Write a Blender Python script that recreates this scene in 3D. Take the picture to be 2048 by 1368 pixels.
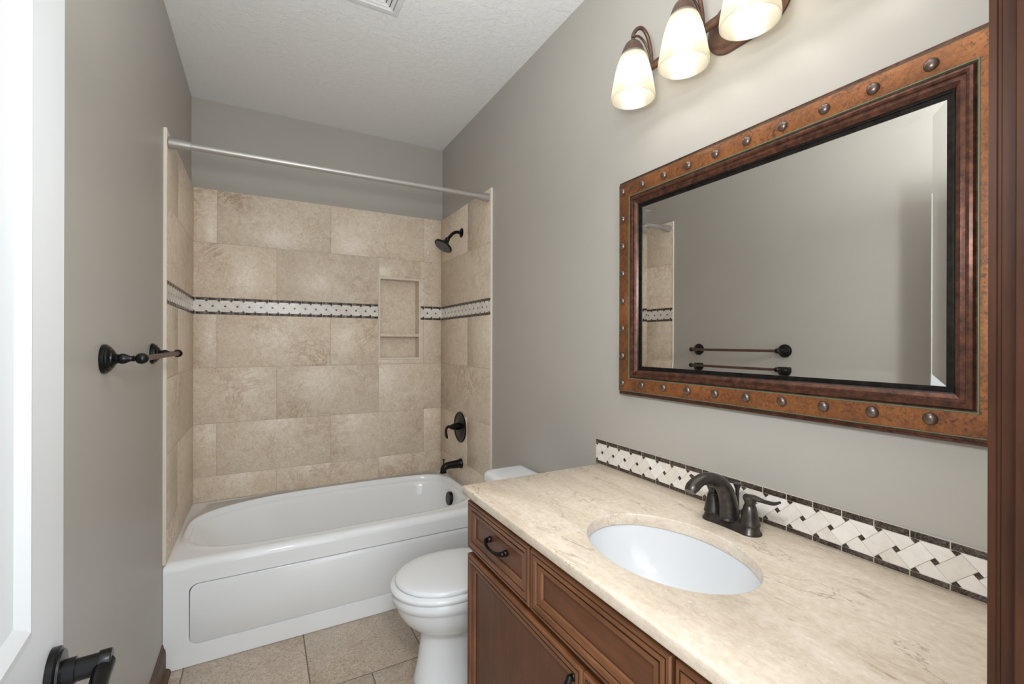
import bpy, math, random
from mathutils import Vector, Matrix
random.seed(7)
for o in list(bpy.data.objects):
    bpy.data.objects.remove(o, do_unlink=True)
SC = bpy.context.scene
COL = SC.collection
PI = math.pi

# ------------------------------------------------------------------ camera, world, lights, exposure
F_PX, YAW, ROLL = 909.5, math.radians(28.74), math.radians(0.16)
CAM = Vector((0.363, -3.191, 1.386))
fw = Vector((math.sin(YAW), math.cos(YAW), 0)); rt = Vector((math.cos(YAW), -math.sin(YAW), 0)); up = Vector((0, 0, 1))
r2 = math.cos(ROLL) * rt + math.sin(ROLL) * up
u2 = -math.sin(ROLL) * rt + math.cos(ROLL) * up
cd = bpy.data.cameras.new('camera'); cam = bpy.data.objects.new('camera', cd); COL.objects.link(cam)
cd.sensor_width = 36.0; cd.lens = F_PX / 2048 * 36.0; cd.clip_start = 0.01
m = Matrix.Identity(4)
for i in range(3):
    m[i][0] = r2[i]; m[i][1] = u2[i]; m[i][2] = -fw[i]; m[i][3] = CAM[i]
cam.matrix_world = m
SC.camera = cam

SC.view_settings.view_transform = 'Standard'
SC.view_settings.look = 'None'
SC.view_settings.exposure = 0.12
SC.view_settings.gamma = 1.0
SC.view_settings.use_curve_mapping = False

wd = bpy.data.worlds.new('doorway_fill'); SC.world = wd  # uniform world fill, added to brighten the room through the doorway
wd.use_nodes = True
bg = wd.node_tree.nodes['Background']
bg.inputs[0].default_value = (0.86, 0.945, 1.0, 1)
bg.inputs[1].default_value = 2.8

def area(name, loc, target, size, power, color):
    l = bpy.data.lights.new(name, 'AREA'); l.shape = 'DISK'; l.size = size; l.energy = power; l.color = color
    o = bpy.data.objects.new(name, l); COL.objects.link(o); o.location = loc
    o.rotation_euler = (Vector(target) - Vector(loc)).to_track_quat('-Z', 'Y').to_euler()
    return o
# the photographer's flash held just inside the door: it throws the glass shades' shadows up the wall behind them
area('photo_flash', (0.52, -2.86, 1.71), (1.00, -1.98, 1.60), 0.20, 9.6, (0.93, 0.97, 1.0))
# added fill lamp aimed at the ceiling just inside the door, brightens the room
area('ceiling_bounce_fill', (0.56, -2.78, 2.04), (0.56, -2.74, 2.798), 0.40, 18.0, (0.95, 0.98, 1.0))
BULB_STRENGTH = 19.0

# ------------------------------------------------------------------ dimensions (metres)
W = 1.524; H = 2.798; YF = -3.03; YT = -0.835
TT = 0.011                      # tile build-up on the walls
ZTUB = 0.4475

# ------------------------------------------------------------------ node helpers
def lin(*c):
    out = []
    for v in c:
        v /= 255.0
        out.append(v / 12.92 if v <= 0.04045 else ((v + 0.055) / 1.055) ** 2.4)
    return tuple(out) + (1.0,)

class NT:
    def __init__(s, name):
        s.m = bpy.data.materials.new(name); s.m.use_nodes = True
        s.t = s.m.node_tree; s.b = s.t.nodes['Principled BSDF']; s.out = s.t.nodes['Material Output']
    def n(s, typ, **kw):
        nd = s.t.nodes.new(typ)
        for k, v in kw.items(): setattr(nd, k, v)
        return nd
    def link(s, a, b): s.t.links.new(a, b)
    def set(s, **kw):
        for k, v in kw.items(): s.b.inputs[k.replace('_', ' ')].default_value = v
        return s
    def coord(s, scale=(1, 1, 1), rot=(0, 0, 0), seed=None):
        tc = s.n('ShaderNodeTexCoord'); mp = s.n('ShaderNodeMapping')
        mp.inputs['Scale'].default_value = scale; mp.inputs['Rotation'].default_value = rot
        src = tc.outputs['Object']
        if seed:
            at = s.n('ShaderNodeAttribute', attribute_name='seed')
            cb = s.n('ShaderNodeVectorMath', operation='SCALE'); cb.inputs[0].default_value = (17.3, 9.1, 23.7)
            s.link(at.outputs['Fac'], cb.inputs['Scale'])
            ad = s.n('ShaderNodeVectorMath', operation='ADD'); s.link(src, ad.inputs[0]); s.link(cb.outputs[0], ad.inputs[1])
            src = ad.outputs[0]
        s.link(src, mp.inputs['Vector'])
        return mp.outputs[0]
    def noise(s, vec, scale, detail=4, rough=0.55, dist=0.0):
        nd = s.n('ShaderNodeTexNoise'); s.link(vec, nd.inputs['Vector'])
        nd.inputs['Scale'].default_value = scale; nd.inputs['Detail'].default_value = detail
        nd.inputs['Roughness'].default_value = rough; nd.inputs['Distortion'].default_value = dist
        return nd.outputs['Fac']
    def ramp(s, fac, *stops):
        nd = s.n('ShaderNodeValToRGB'); cr = nd.color_ramp
        while len(cr.elements) < len(stops): cr.elements.new(0.5)
        for e, (p, c) in zip(cr.elements, stops):
            e.position = p; e.color = c if len(c) == 4 else tuple(c) + (1,)
        s.link(fac, nd.inputs[0]); return nd.outputs[0]
    def mix(s, fac, a, b, mode='MIX'):
        nd = s.n('ShaderNodeMix', data_type='RGBA', blend_type=mode)
        for sock, v in ((nd.inputs[0], fac), (nd.inputs[6], a), (nd.inputs[7], b)):
            if hasattr(v, 'is_linked'): s.link(v, sock)
            else: sock.default_value = v
        return nd.outputs[2]
    def bump(s, h, strength, dist=0.001):
        nd = s.n('ShaderNodeBump'); nd.inputs['Strength'].default_value = strength; nd.inputs['Distance'].default_value = dist
        s.link(h, nd.inputs['Height']); s.link(nd.outputs[0], s.b.inputs['Normal'])
    def color(s, c): s.link(c, s.b.inputs['Base Color'])

G = lambda v: (v, v, v, 1)
def plain(name, c, rough=0.5, metal=0.0, **kw):
    t = NT(name); t.set(Base_Color=c, Roughness=rough, Metallic=metal, **kw); return t.m

def m_paint():
    t = NT('taupe_wall_paint'); v = t.coord()
    n = t.noise(v, 1.3, 3); t.color(t.ramp(n, (0.3, lin(175, 170, 162)), (0.7, lin(180, 175, 167))))
    t.set(Roughness=0.42); t.b.inputs['Specular IOR Level'].default_value = 0.35
    t.bump(t.noise(v, 260, 3), 0.12, 0.0006); return t.m
def m_ceiling():
    t = NT('white_ceiling_texture'); v = t.coord()
    t.set(Base_Color=lin(238, 238, 238), Roughness=0.85)
    n = t.noise(v, 38, 5, 0.6, 0.6); r = t.ramp(n, (0.47, G(0)), (0.56, G(1)))
    t.bump(r, 0.55, 0.0016); return t.m
def m_travertine(name, a, b, c, scale=1.0, speck=0.0):
    t = NT(name); v = t.coord(seed=True)
    n1 = t.noise(v, 3.2 * scale, 6, 0.62, 0.8)
    n2 = t.noise(v, 15 * scale, 8, 0.78, 1.8)
    n3 = t.noise(v, 60 * scale, 5, 0.75); n4 = t.noise(v, 34 * scale, 7, 0.8, 2.2)
    base = t.ramp(n1, (0.30, a), (0.52, b), (0.72, c))
    cloud = t.ramp(n2, (0.38, lin(202, 177, 153)), (0.52, lin(231, 215, 196)), (0.64, lin(246, 238, 226)))
    col = t.mix(0.42, base, cloud)
    col = t.mix(0.30, col, t.ramp(n4, (0.40, lin(188, 160, 131)), (0.50, lin(227, 209, 187)), (0.60, lin(251, 242, 229))))
    vein = t.ramp(t.noise(v, 4.5 * scale, 8, 0.74, 2.4), (0.45, G(0)), (0.492, G(1)), (0.535, G(0)))
    patch = t.ramp(t.noise(v, 2.1 * scale, 3), (0.52, G(0)), (0.68, G(1)))
    vm = t.mix(1.0, vein, patch, 'MULTIPLY')
    col = t.mix(t.mix(1.0, vm, G(0.85), 'MULTIPLY'), col, lin(170, 136, 106))
    blot = t.mix(1.0, t.ramp(t.noise(v, 7.0 * scale, 6, 0.7, 1.0), (0.56, G(0)), (0.72, G(1))), patch, 'MULTIPLY')
    col = t.mix(t.mix(1.0, blot, G(0.7), 'MULTIPLY'), col, lin(178, 144, 112))
    fl = t.ramp(n3, (0.62, G(0)), (0.72, G(1)))
    col = t.mix(t.mix(1.0, fl, G(0.22), 'MULTIPLY'), col, lin(242, 234, 222))
    if speck:
        sp = t.ramp(t.noise(v, 115, 6, 0.8, 0.4), (0.40, G(1)), (0.50, G(0)))
        col = t.mix(t.mix(1.0, sp, G(speck), 'MULTIPLY'), col, lin(112, 92, 74))
    at = t.n('ShaderNodeAttribute', attribute_name='seed')
    mr = t.n('ShaderNodeMapRange'); mr.inputs[3].default_value = 0.93; mr.inputs[4].default_value = 1.06
    t.link(at.outputs['Fac'], mr.inputs[0])
    hv = t.n('ShaderNodeHueSaturation'); t.link(mr.outputs[0], hv.inputs['Value']); t.link(col, hv.inputs['Color'])
    t.color(hv.outputs[0])
    t.set(Roughness=0.36); t.bump(n3, 0.08, 0.0006); return t.m
def m_counter():
    t = NT('cream_marble'); rz = math.radians(-7); v0 = t.coord()
    n1 = t.noise(t.coord((3.2, 1.0, 3.2), (0, 0, rz)), 3.4, 8, 0.68, 1.0)
    n2 = t.noise(t.coord((7.5, 1.5, 7.5), (0, 0, rz)), 3.0, 9, 0.78, 0.5)
    n3 = t.noise(t.coord((1.5, 1.0, 1.5)), 62, 5, 0.72, 0.4)
    col = t.ramp(n1, (0.30, lin(204, 184, 160)), (0.50, lin(222, 205, 184)), (0.68, lin(236, 222, 204)))
    col = t.mix(0.38, col, t.ramp(n2, (0.34, lin(182, 160, 138)), (0.50, lin(224, 207, 187)), (0.66, lin(244, 234, 220))))
    col = t.mix(0.30, col, t.ramp(n3, (0.34, lin(190, 168, 144)), (0.52, lin(224, 208, 188)), (0.68, lin(246, 236, 222))))
    vn = t.noise(t.coord((2.6, 1.0, 2.6), (0, 0, math.radians(-14))), 1.9, 6, 0.62, 1.3)
    vein = t.ramp(vn, (0.4915, G(0)), (0.4995, G(1)), (0.5075, G(0)))
    mask = t.ramp(t.noise(v0, 4.2, 3), (0.47, G(0)), (0.58, G(1)))
    col = t.mix(t.mix(1.0, t.mix(1.0, vein, mask, 'MULTIPLY'), G(0.62), 'MULTIPLY'), col, lin(128, 103, 82))
    vb = t.noise(t.coord((9, 1.2, 9), (0, 0, rz)), 4.2, 4, 0.6, 0.8)
    dash = t.mix(1.0, t.ramp(vb, (0.62, G(0)), (0.68, G(1))), t.ramp(t.noise(v0, 7.5, 3), (0.53, G(0)), (0.62, G(1))), 'MULTIPLY')
    col = t.mix(t.mix(1.0, dash, G(0.5), 'MULTIPLY'), col, lin(150, 120, 95))
    fl = t.ramp(t.noise(t.coord((1, 0.6, 1)), 120, 3, 0.6), (0.64, G(0)), (0.72, G(1)))
    col = t.mix(t.mix(1.0, fl, G(0.40), 'MULTIPLY'), col, lin(250, 243, 232))
    dk = t.ramp(t.noise(t.coord((1, 0.5, 1)), 55, 3, 0.6), (0.71, G(0)), (0.76, G(1)))
    col = t.mix(t.mix(1.0, dk, G(0.45), 'MULTIPLY'), col, lin(142, 118, 96))
    t.color(col); t.set(Roughness=0.26); return t.m
def m_wood(name, axis, a=(90, 55, 34), b=(130, 84, 54), c=(156, 106, 70)):
    s = {'z': (26, 26, 2.0), 'y': (26, 2.0, 26)}[axis]
    t = NT(name); v = t.coord(s); v2 = t.coord(tuple(x * 3.2 for x in s)); v0 = t.coord()
    n1 = t.noise(v, 1.0, 5, 0.6, 0.5); n2 = t.noise(v2, 1.4, 4, 0.7); n3 = t.noise(v0, 11, 4)
    col = t.ramp(n1, (0.28, lin(*a)), (0.50, lin(*b)), (0.74, lin(*c)))
    col = t.mix(0.35, col, t.ramp(n2, (0.35, lin(*(x * 0.8 for x in a))), (0.65, lin(*c))))
    col = t.mix(0.30, col, t.ramp(n3, (0.36, lin(*(x * 0.86 for x in a))), (0.62, lin(*b))))
    t.color(col); t.set(Roughness=0.5 if 'trim' in name else 0.38); t.b.inputs['Specular IOR Level'].default_value = 0.22 if 'trim' in name else 0.45; t.bump(n2, 0.10, 0.0004); return t.m
def m_emperador():
    t = NT('dark_brown_marble'); v = t.coord(seed=True)
    n = t.noise(v, 70, 6, 0.7, 1.0)
    col = t.ramp(n, (0.34, lin(25, 19, 18)), (0.56, lin(54, 42, 37)), (0.74, lin(104, 84, 71)))
    vein = t.ramp(t.noise(v, 42, 5, 0.7, 2.5), (0.48, G(0)), (0.505, G(1)), (0.53, G(0)))
    col = t.mix(t.mix(1.0, vein, G(0.4), 'MULTIPLY'), col, lin(190, 172, 152))
    t.color(col); t.set(Roughness=0.3); return t.m
def m_copper():
    t = NT('hammered_copper'); v = t.coord(); 
    n1 = t.noise(v, 5.5, 4); n2 = t.noise(v, 75, 6, 0.75, 0.6); n3 = t.noise(v, 150, 3)
    col = t.ramp(n1, (0.3, lin(88, 54, 31)), (0.52, lin(132, 82, 43)), (0.72, lin(176, 114, 64)))
    bl = t.ramp(n2, (0.515, G(0)), (0.565, G(1)))
    zone = t.ramp(t.noise(v, 7.5, 3), (0.42, G(0.25)), (0.6, G(1)))
    col = t.mix(t.mix(1.0, bl, zone, 'MULTIPLY'), col, lin(58, 42, 36))
    col = t.mix(0.25, col, t.ramp(n3, (0.35, lin(96, 56, 36)), (0.65, lin(186, 118, 70))))
    t.color(col); t.set(Metallic=0.35, Roughness=0.42); t.bump(n2, 0.25, 0.0015); return t.m
def m_moulding():
    t = NT('aged_bronze_moulding'); v = t.coord((6, 6, 6)); n = t.noise(v, 9, 5, 0.75, 0.3)
    t.color(t.ramp(n, (0.34, lin(56, 36, 28)), (0.52, lin(88, 55, 42)), (0.70, lin(120, 76, 55))))
    t.set(Metallic=0.5, Roughness=0.34); return t.m
def m_bronze(name, a, b, rough=0.34, metal=0.7):
    t = NT(name); v = t.coord(); n = t.noise(v, 60, 4, 0.6)
    t.color(t.ramp(n, (0.35, lin(*a)), (0.7, lin(*b)))); t.set(Metallic=metal, Roughness=rough); return t.m
def m_shade():
    t = NT('amber_frosted_glass'); v = t.coord(); n = t.noise(v, 55, 4, 0.7)
    c = t.ramp(n, (0.3, (0.96, 0.925, 0.85, 1)), (0.7, (0.98, 0.965, 0.92, 1)))
    ct = t.mix(1.0, c, (0.72, 0.70, 0.645, 1), 'MULTIPLY')
    tr = t.n('ShaderNodeBsdfTranslucent'); df = t.n('ShaderNodeBsdfDiffuse'); gl = t.n('ShaderNodeBsdfGlossy'); tp = t.n('ShaderNodeBsdfTransparent')
    t.link(ct, tr.inputs[0]); cdf = t.mix(1.0, c, (0.46, 0.44, 0.39, 1), 'MULTIPLY'); t.link(cdf, df.inputs[0]); t.link(ct, tp.inputs[0]); gl.inputs['Roughness'].default_value = 0.25
    def ms(f, a, b):
        x = t.n('ShaderNodeMixShader'); x.inputs[0].default_value = f; t.link(a, x.inputs[1]); t.link(b, x.inputs[2]); return x.outputs[0]
    s = ms(0.35, tr.outputs[0], df.outputs[0]); s = ms(0.18, s, tp.outputs[0]); s = ms(0.05, s, gl.outputs[0])
    t.link(s, t.out.inputs['Surface']); return t.m
def m_bulb():
    t = NT('lit_bulb'); t.set(Base_Color=(1, 1, 1, 1), Roughness=0.4)
    t.b.inputs['Emission Color'].default_value = (1.0, 0.985, 0.955, 1); t.b.inputs['Emission Strength'].default_value = BULB_STRENGTH
    return t.m
def m_weave():
    t = NT('cream_marble_mosaic'); v = t.coord(seed=True); n = t.noise(v, 30, 4, 0.6, 0.6)
    at = t.n('ShaderNodeAttribute', attribute_name='seed'); tint = t.ramp(at.outputs['Fac'], (0.0, lin(222, 213, 202)), (1.0, lin(242, 238, 232)))
    t.color(t.mix(0.35, tint, t.ramp(n, (0.32, lin(214, 204, 192)), (0.6, lin(240, 235, 228)))))
    t.set(Roughness=0.3); return t.m

M = {}
M['paint'] = m_paint(); M['ceiling'] = m_ceiling()
M['trav'] = m_travertine('travertine_wall_tile', lin(210, 189, 165), lin(226, 209, 188), lin(237, 224, 207))
M['floor'] = m_travertine('stone_floor_tile', lin(160, 140, 119), lin(184, 166, 146), lin(200, 184, 165), 1.5, 0.5)
M['grout'] = plain('sand_grout', lin(186, 168, 146), 0.9)
M['fgrout'] = plain('grey_brown_floor_grout', lin(136, 122, 108), 0.9)
M['mgrout'] = plain('pale_grout', lin(196, 187, 174), 0.85)
M['edge'] = plain('cream_tile_edge', lin(226, 216, 202), 0.6)
M['counter'] = m_counter(); M['weave'] = m_weave(); M['emp'] = m_emperador()
M['wood_v'] = m_wood('stained_maple_upright', 'z'); M['wood_h'] = m_wood('stained_maple_level', 'y')
M['panel_v'] = m_wood('stained_maple_panel', 'z', (92, 58, 42), (106, 68, 49), (116, 76, 55))
M['panel_h'] = m_wood('stained_maple_flat', 'y', (92, 57, 39), (110, 69, 46), (122, 79, 53))
M['glaze'] = plain('dark_wood_glaze', lin(58, 33, 22), 0.5)
M['trimwood_v'] = m_wood('walnut_trim_upright', 'z', (54, 29, 16), (72, 41, 23), (86, 50, 29))
M['trimwood'] = m_wood('walnut_trim', 'y', (74, 52, 40), (98, 72, 57), (122, 95, 78))
M['acrylic'] = plain('white_acrylic', lin(250, 251, 252), 0.07)
M['porcelain'] = plain('white_porcelain', lin(246, 248, 250), 0.08)
M['sinkw'] = plain('cool_white_porcelain', lin(224, 225, 227), 0.12)
M['seat'] = plain('white_toilet_seat', lin(246, 248, 250), 0.18)
M['door'] = plain('white_door_paint', lin(214, 215, 216), 0.4)
M['ventw'] = plain('white_vent_enamel', lin(226, 226, 226), 0.45)
M['black'] = m_bronze('oil_rubbed_black', (14, 14, 15), (24, 23, 23), 0.30, 0.45)
M['bronze'] = m_bronze('oil_rubbed_bronze', (66, 61, 58), (90, 83, 78), 0.30, 0.7)
M['rust'] = m_bronze('brushed_brown_bronze', (88, 66, 56), (112, 86, 74), 0.42, 0.55)
M['pull'] = m_bronze('dark_bronze_pull', (22, 20, 19), (44, 38, 34), 0.28, 0.6)
M['nickel'] = plain('brushed_nickel', lin(182, 178, 173), 0.40, 0.6)
M['copper'] = m_copper(); M['mould'] = m_moulding()
M['nail'] = m_bronze('pewter_nail', (98, 84, 78), (128, 112, 104), 0.32, 0.8)
M['green'] = plain('verdigris_line', lin(108, 122, 98), 0.5, 0.3)
M['mirror'] = plain('mirror_silver', (0.93, 0.935, 0.925, 1), 0.012, 1.0)
M['shade'] = m_shade(); M['bulb'] = m_bulb()
M['dark'] = plain('painted_void_shade', lin(24, 22, 20), 0.9)  # shade of the vent hollow, put into the colour
M['spray'] = plain('grey_spray_face', lin(92, 92, 94), 0.5)
M['caulk'] = plain('white_caulk', lin(228, 222, 212), 0.6)

# ------------------------------------------------------------------ mesh helpers
ORG = {}
class MB:
    def __init__(s): s.v = []; s.f = []; s.mi = []; s.seed = []; s.cur = 0; s.sd = 0.0
    def vert(s, p): s.v.append(tuple(p)); s.seed.append(s.sd); return len(s.v) - 1
    def face(s, idx, mi=None): s.f.append(tuple(idx)); s.mi.append(s.cur if mi is None else mi)
    def box(s, x0, x1, y0, y1, z0, z1, mi=None):
        a = [s.vert(p) for p in ((x0,y0,z0),(x1,y0,z0),(x1,y1,z0),(x0,y1,z0),(x0,y0,z1),(x1,y0,z1),(x1,y1,z1),(x0,y1,z1))]
        for q in ((3,2,1,0),(4,5,6,7),(0,1,5,4),(1,2,6,5),(2,3,7,6),(3,0,4,7)): s.face([a[i] for i in q], mi)
    def rings(s, rings, closed=True, cap0=False, cap1=False, mi=None, mats=None):
        ids = [[s.vert(p) for p in r] for r in rings]
        n = len(ids[0])
        for k in range(len(ids) - 1):
            A, B = ids[k], ids[k + 1]
            for i in range(n if closed else n - 1):
                j = (i + 1) % n
                s.face((A[i], A[j], B[j], B[i]), mats[k] if mats else mi)
        if cap0: s.face(ids[0][::-1], mi)
        if cap1: s.face(ids[-1], mi)
        return ids
    def lathe(s, origin, axis, prof, n=32, mi=None, cap0=True, cap1=True, mats=None):
        ax = Vector(axis).normalized(); o = Vector(origin)
        e = Vector((0, 0, 1)) if abs(ax.z) < 0.9 else Vector((1, 0, 0))
        e1 = ax.cross(e).normalized(); e2 = ax.cross(e1)
        rs = [[o + ax * h + (e1 * math.cos(2*PI*i/n) + e2 * math.sin(2*PI*i/n)) * max(r, 1e-5) for i in range(n)] for r, h in prof]
        s.rings(rs, True, cap0, cap1, mi, mats)
    def tube(s, path, rad, n=16, mi=None, flat=None, ref=(0, 0, 1), cap=True):
        P = [Vector(p) for p in path]; N = len(P)
        rr = rad if isinstance(rad, (list, tuple)) else [rad] * N
        rs = []
        for k in range(N):
            t = (P[min(k + 1, N - 1)] - P[max(k - 1, 0)]).normalized()
            e = Vector(ref); a = t.cross(e)
            if a.length < 1e-4: a = t.cross(Vector((1, 0, 0)))
            a.normalize(); b = a.cross(t)
            fl = flat[k] if flat else 1.0
            rs.append([P[k] + a * math.cos(2*PI*i/n) * rr[k] + b * math.sin(2*PI*i/n) * rr[k] * fl for i in range(n)])
        s.rings(rs, True, cap, cap, mi)
    def build(s, name, mats, parent=None, origin=None, angle=35, bevel=0, seg=2, smooth=True, sub=0):
        if parent is not None: org = ORG[parent.name]
        elif origin is not None: org = Vector(origin)
        else: org = Vector((0, 0, 0))
        me = bpy.data.meshes.new(name)
        me.from_pydata([tuple(Vector(p) - org) for p in s.v], [], s.f)
        for mt in (mats if isinstance(mats, (list, tuple)) else [mats]): me.materials.append(mt)
        me.polygons.foreach_set('material_index', s.mi)
        at = me.attributes.new('seed', 'FLOAT', 'POINT'); at.data.foreach_set('value', s.seed)
        import bmesh
        bm = bmesh.new(); bm.from_mesh(me); bmesh.ops.recalc_face_normals(bm, faces=bm.faces); bm.to_mesh(me); bm.free()
        if smooth:
            me.shade_smooth()
            if not sub: me.set_sharp_from_angle(angle=math.radians(angle))
        o = bpy.data.objects.new(name, me); COL.objects.link(o)
        if parent is not None: o.parent = parent
        else: o.location = org
        ORG[o.name] = org
        if bevel:
            b = o.modifiers.new('bevel', 'BEVEL'); b.width = bevel; b.segments = seg; b.limit_method = 'ANGLE'; b.angle_limit = math.radians(40)
            b.harden_normals = False
        if sub:
            sb = o.modifiers.new('subdivision', 'SUBSURF'); sb.levels = sub; sb.render_levels = sub
        return o

def thing(name, loc, label, cat, group=None):
    o = bpy.data.objects.new(name, None); COL.objects.link(o); o.location = loc; o.empty_display_size = 0.05
    ORG[o.name] = Vector(loc); return tag(o, label, cat, group)
def tag(o, label, cat, group=None):
    o['label'] = label; o['category'] = cat
    if group: o['group'] = group
    return o
def struct(o): o['kind'] = 'structure'; return o
def copy_part(src, parent):
    c = src.copy(); COL.objects.link(c); c.parent = parent; ORG[c.name] = ORG[src.name]
    for ch in list(src.children): copy_part(ch, c)
    return c

def bez(pts, n=16):
    """smooth (Catmull-Rom) path through the points"""
    P = [Vector(p) for p in pts]; P = [2 * P[0] - P[1]] + P + [2 * P[-1] - P[-2]]
    out = []
    for k in range(1, len(P) - 2):
        for i in range(n):
            t = i / n; a, b, c, d = P[k-1], P[k], P[k+1], P[k+2]
            out.append(0.5 * (2*b + (c - a)*t + (2*a - 5*b + 4*c - d)*t*t + (3*b - a - 3*c + d)*t**3))
    out.append(P[-2]); return out
def lerp_list(vals, n):
    out = []
    for k in range(len(vals) - 1):
        for i in range(n): out.append(vals[k] + (vals[k+1] - vals[k]) * (i / n))
    out.append(vals[-1]); return out

def sweep_frame(mb, mp, rect, prof, mats, fill=None, bs=1.0):
    """mitred frame: prof = [(inset, height)], mats = one material index per strip (or pair: level/upright)"""
    u0, u1, v0, v1 = rect
    R = []
    for ins, h in prof:
        R.append([mb.vert(mp(u, v, h)) for u, v in ((u0+ins, v0+ins*bs), (u1-ins, v0+ins*bs), (u1-ins, v1-ins), (u0+ins, v1-ins))])
    for k in range(len(R) - 1):
        for i in range(4):
            j = (i + 1) % 4; mm = mats[k]
            if isinstance(mm, tuple): mm = mm[i % 2]
            mb.face((R[k][i], R[k][j], R[k+1][j], R[k+1][i]), mm)
    if fill is not None: mb.face(R[-1], fill)

def rect_minus(r, h):
    u0, u1, v0, v1 = r; a0, a1, b0, b1 = h
    if a0 >= u1 or a1 <= u0 or b0 >= v1 or b1 <= v0: return [r]
    out = []
    if u0 < a0: out.append((u0, a0, v0, v1))
    if u1 > a1: out.append((a1, u1, v0, v1))
    m0, m1 = max(u0, a0), min(u1, a1)
    if v0 < b0: out.append((m0, m1, v0, b0))
    if v1 > b1: out.append((m0, m1, b1, v1))
    return out
def slab(mb, mp, r, h0, h1, c=0.0, mi=0):
    """tile / panel: rectangle r in (u,v), from height h0 to h1 with a small chamfer c"""
    u0, u1, v0, v1 = r
    if u1 - u0 < 0.002 or v1 - v0 < 0.002: return
    c = min(c, (u1-u0)/4, (v1-v0)/4)
    R0 = [mp(u, v, h0) for u, v in ((u0,v0),(u1,v0),(u1,v1),(u0,v1))]
    R1 = [mp(u, v, h1 - c*0.7) for u, v in ((u0,v0),(u1,v0),(u1,v1),(u0,v1))]
    R2 = [mp(u, v, h1) for u, v in ((u0+c,v0+c),(u1-c,v0+c),(u1-c,v1-c),(u0+c,v1-c))]
    mb.rings([R0, R1, R2], True, False, True, mi)
def clip(poly, u0, u1, v0, v1):
    def cl(P, f, inter):
        out = []
        for i in range(len(P)):
            a, b = P[i], P[(i+1) % len(P)]
            if f(a): out.append(a)
            if f(a) != f(b): out.append(inter(a, b))
        return out
    for ax, val, sg in ((0,u0,1),(0,u1,-1),(1,v0,1),(1,v1,-1)):
        if not poly: return poly
        def it(a, b, ax=ax, val=val):
            t = (val - a[ax]) / (b[ax] - a[ax]); return (a[0]+(b[0]-a[0])*t, a[1]+(b[1]-a[1])*t)
        poly = cl(poly, lambda p: (p[ax]-val)*sg >= 0, it)
    return poly

# ------------------------------------------------------------------ basket-weave mosaic
PW = 0.062
def mosaic_pieces(mbw, mbd, mp, u0, u1, vc, hh, phase, h0, h1):
    q = PW / math.sqrt(2); d = 0.0106; g = 0.0009; k2 = math.sqrt(0.5)
    def put(mb, cx, cy, lx, ly, mi):
        P = [(cx-lx/2, cy-ly/2), (cx+lx/2, cy-ly/2), (cx+lx/2, cy+ly/2), (cx-lx/2, cy+ly/2)]
        P = [((a-b)*k2 + phase, (a+b)*k2) for a, b in P]
        P = clip(P, u0, u1, -hh, hh)
        if len(P) < 3: return
        ar = abs(sum(P[i][0]*P[(i+1)%len(P)][1] - P[(i+1)%len(P)][0]*P[i][1] for i in range(len(P)))) / 2
        if ar < 2e-6: return
        mb.sd = random.random()
        mb.rings([[mp(u, vc+v, h0) for u, v in P], [mp(u, vc+v, h1) for u, v in P]], True, False, True, mi)
    n = int((u1 - u0) / PW) + 3; off = int(math.floor((u0 - phase) / PW))
    for iu in range(2*off - 2, 2*(off + n) + 2):
        for iv in range(-2, 3):
            if (iu + iv) % 2: continue
            i, j = (iu + iv) // 2, (iv - iu) // 2       # lattice corner: u=(i-j)p/2, v=(i+j)p/2
            put(mbd, i*q, j*q, d - g, d - g, 1)
            ev = (i + j) % 2 == 0
            put(mbw, (i+.5)*q, (j+.5)*q, (q+d-g) if ev else (q-d-g), (q-d-g) if ev else (q+d-g), 0)
def strip_pieces(mb, mp, u0, u1, v0, v1, phase, h0, h1):
    k = int(math.floor((u0 - phase) / PW)); u = phase + k * PW
    while u < u1:
        a, b = max(u + 0.0012, u0), min(u + PW - 0.0012, u1)
        if b - a > 0.003:
            mb.sd = random.random(); slab(mb, mp, (a, b, v0, v1), h0, h1, 0.0008, 0)
        u += PW

# ------------------------------------------------------------------ room shell
NI = (1.059, 1.357, 1.262, 1.833)      # niche outline on the back wall (x0,x1,z0,z1)
NO = (1.072, 1.345, 1.276, 1.821)      # niche opening
ND = 0.085
mb = MB(); mb.box(-0.12, W + 0.12, -3.9, 0.12, -0.06, -0.0016)
floor_o = struct(mb.build('floor', [M['fgrout']]))
mb = MB(); TS = 0.4625
for r in range(-1, 8):
    y1 = -1.24 + TS - (r) * TS; y0 = y1 - TS
    x = (0.535 if r % 2 == 0 else 0.768) - 3 * TS
    while x < W:
        a, b = max(x, 0.0), min(x + TS, W)
        c0, c1 = max(y0, -3.9), min(y1, 0)
        if b - a > 0.02 and c1 - c0 > 0.02:
            mb.sd = random.random()
            slab(mb, lambda u, v, h: (u, v, h), (a + 0.0028, b - 0.0028, c0 + 0.0028, c1 - 0.0028), -0.004, 0.0, 0.0012)
        x += TS
mb.build('floor_tiles', [M['floor']], floor_o)

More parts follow.
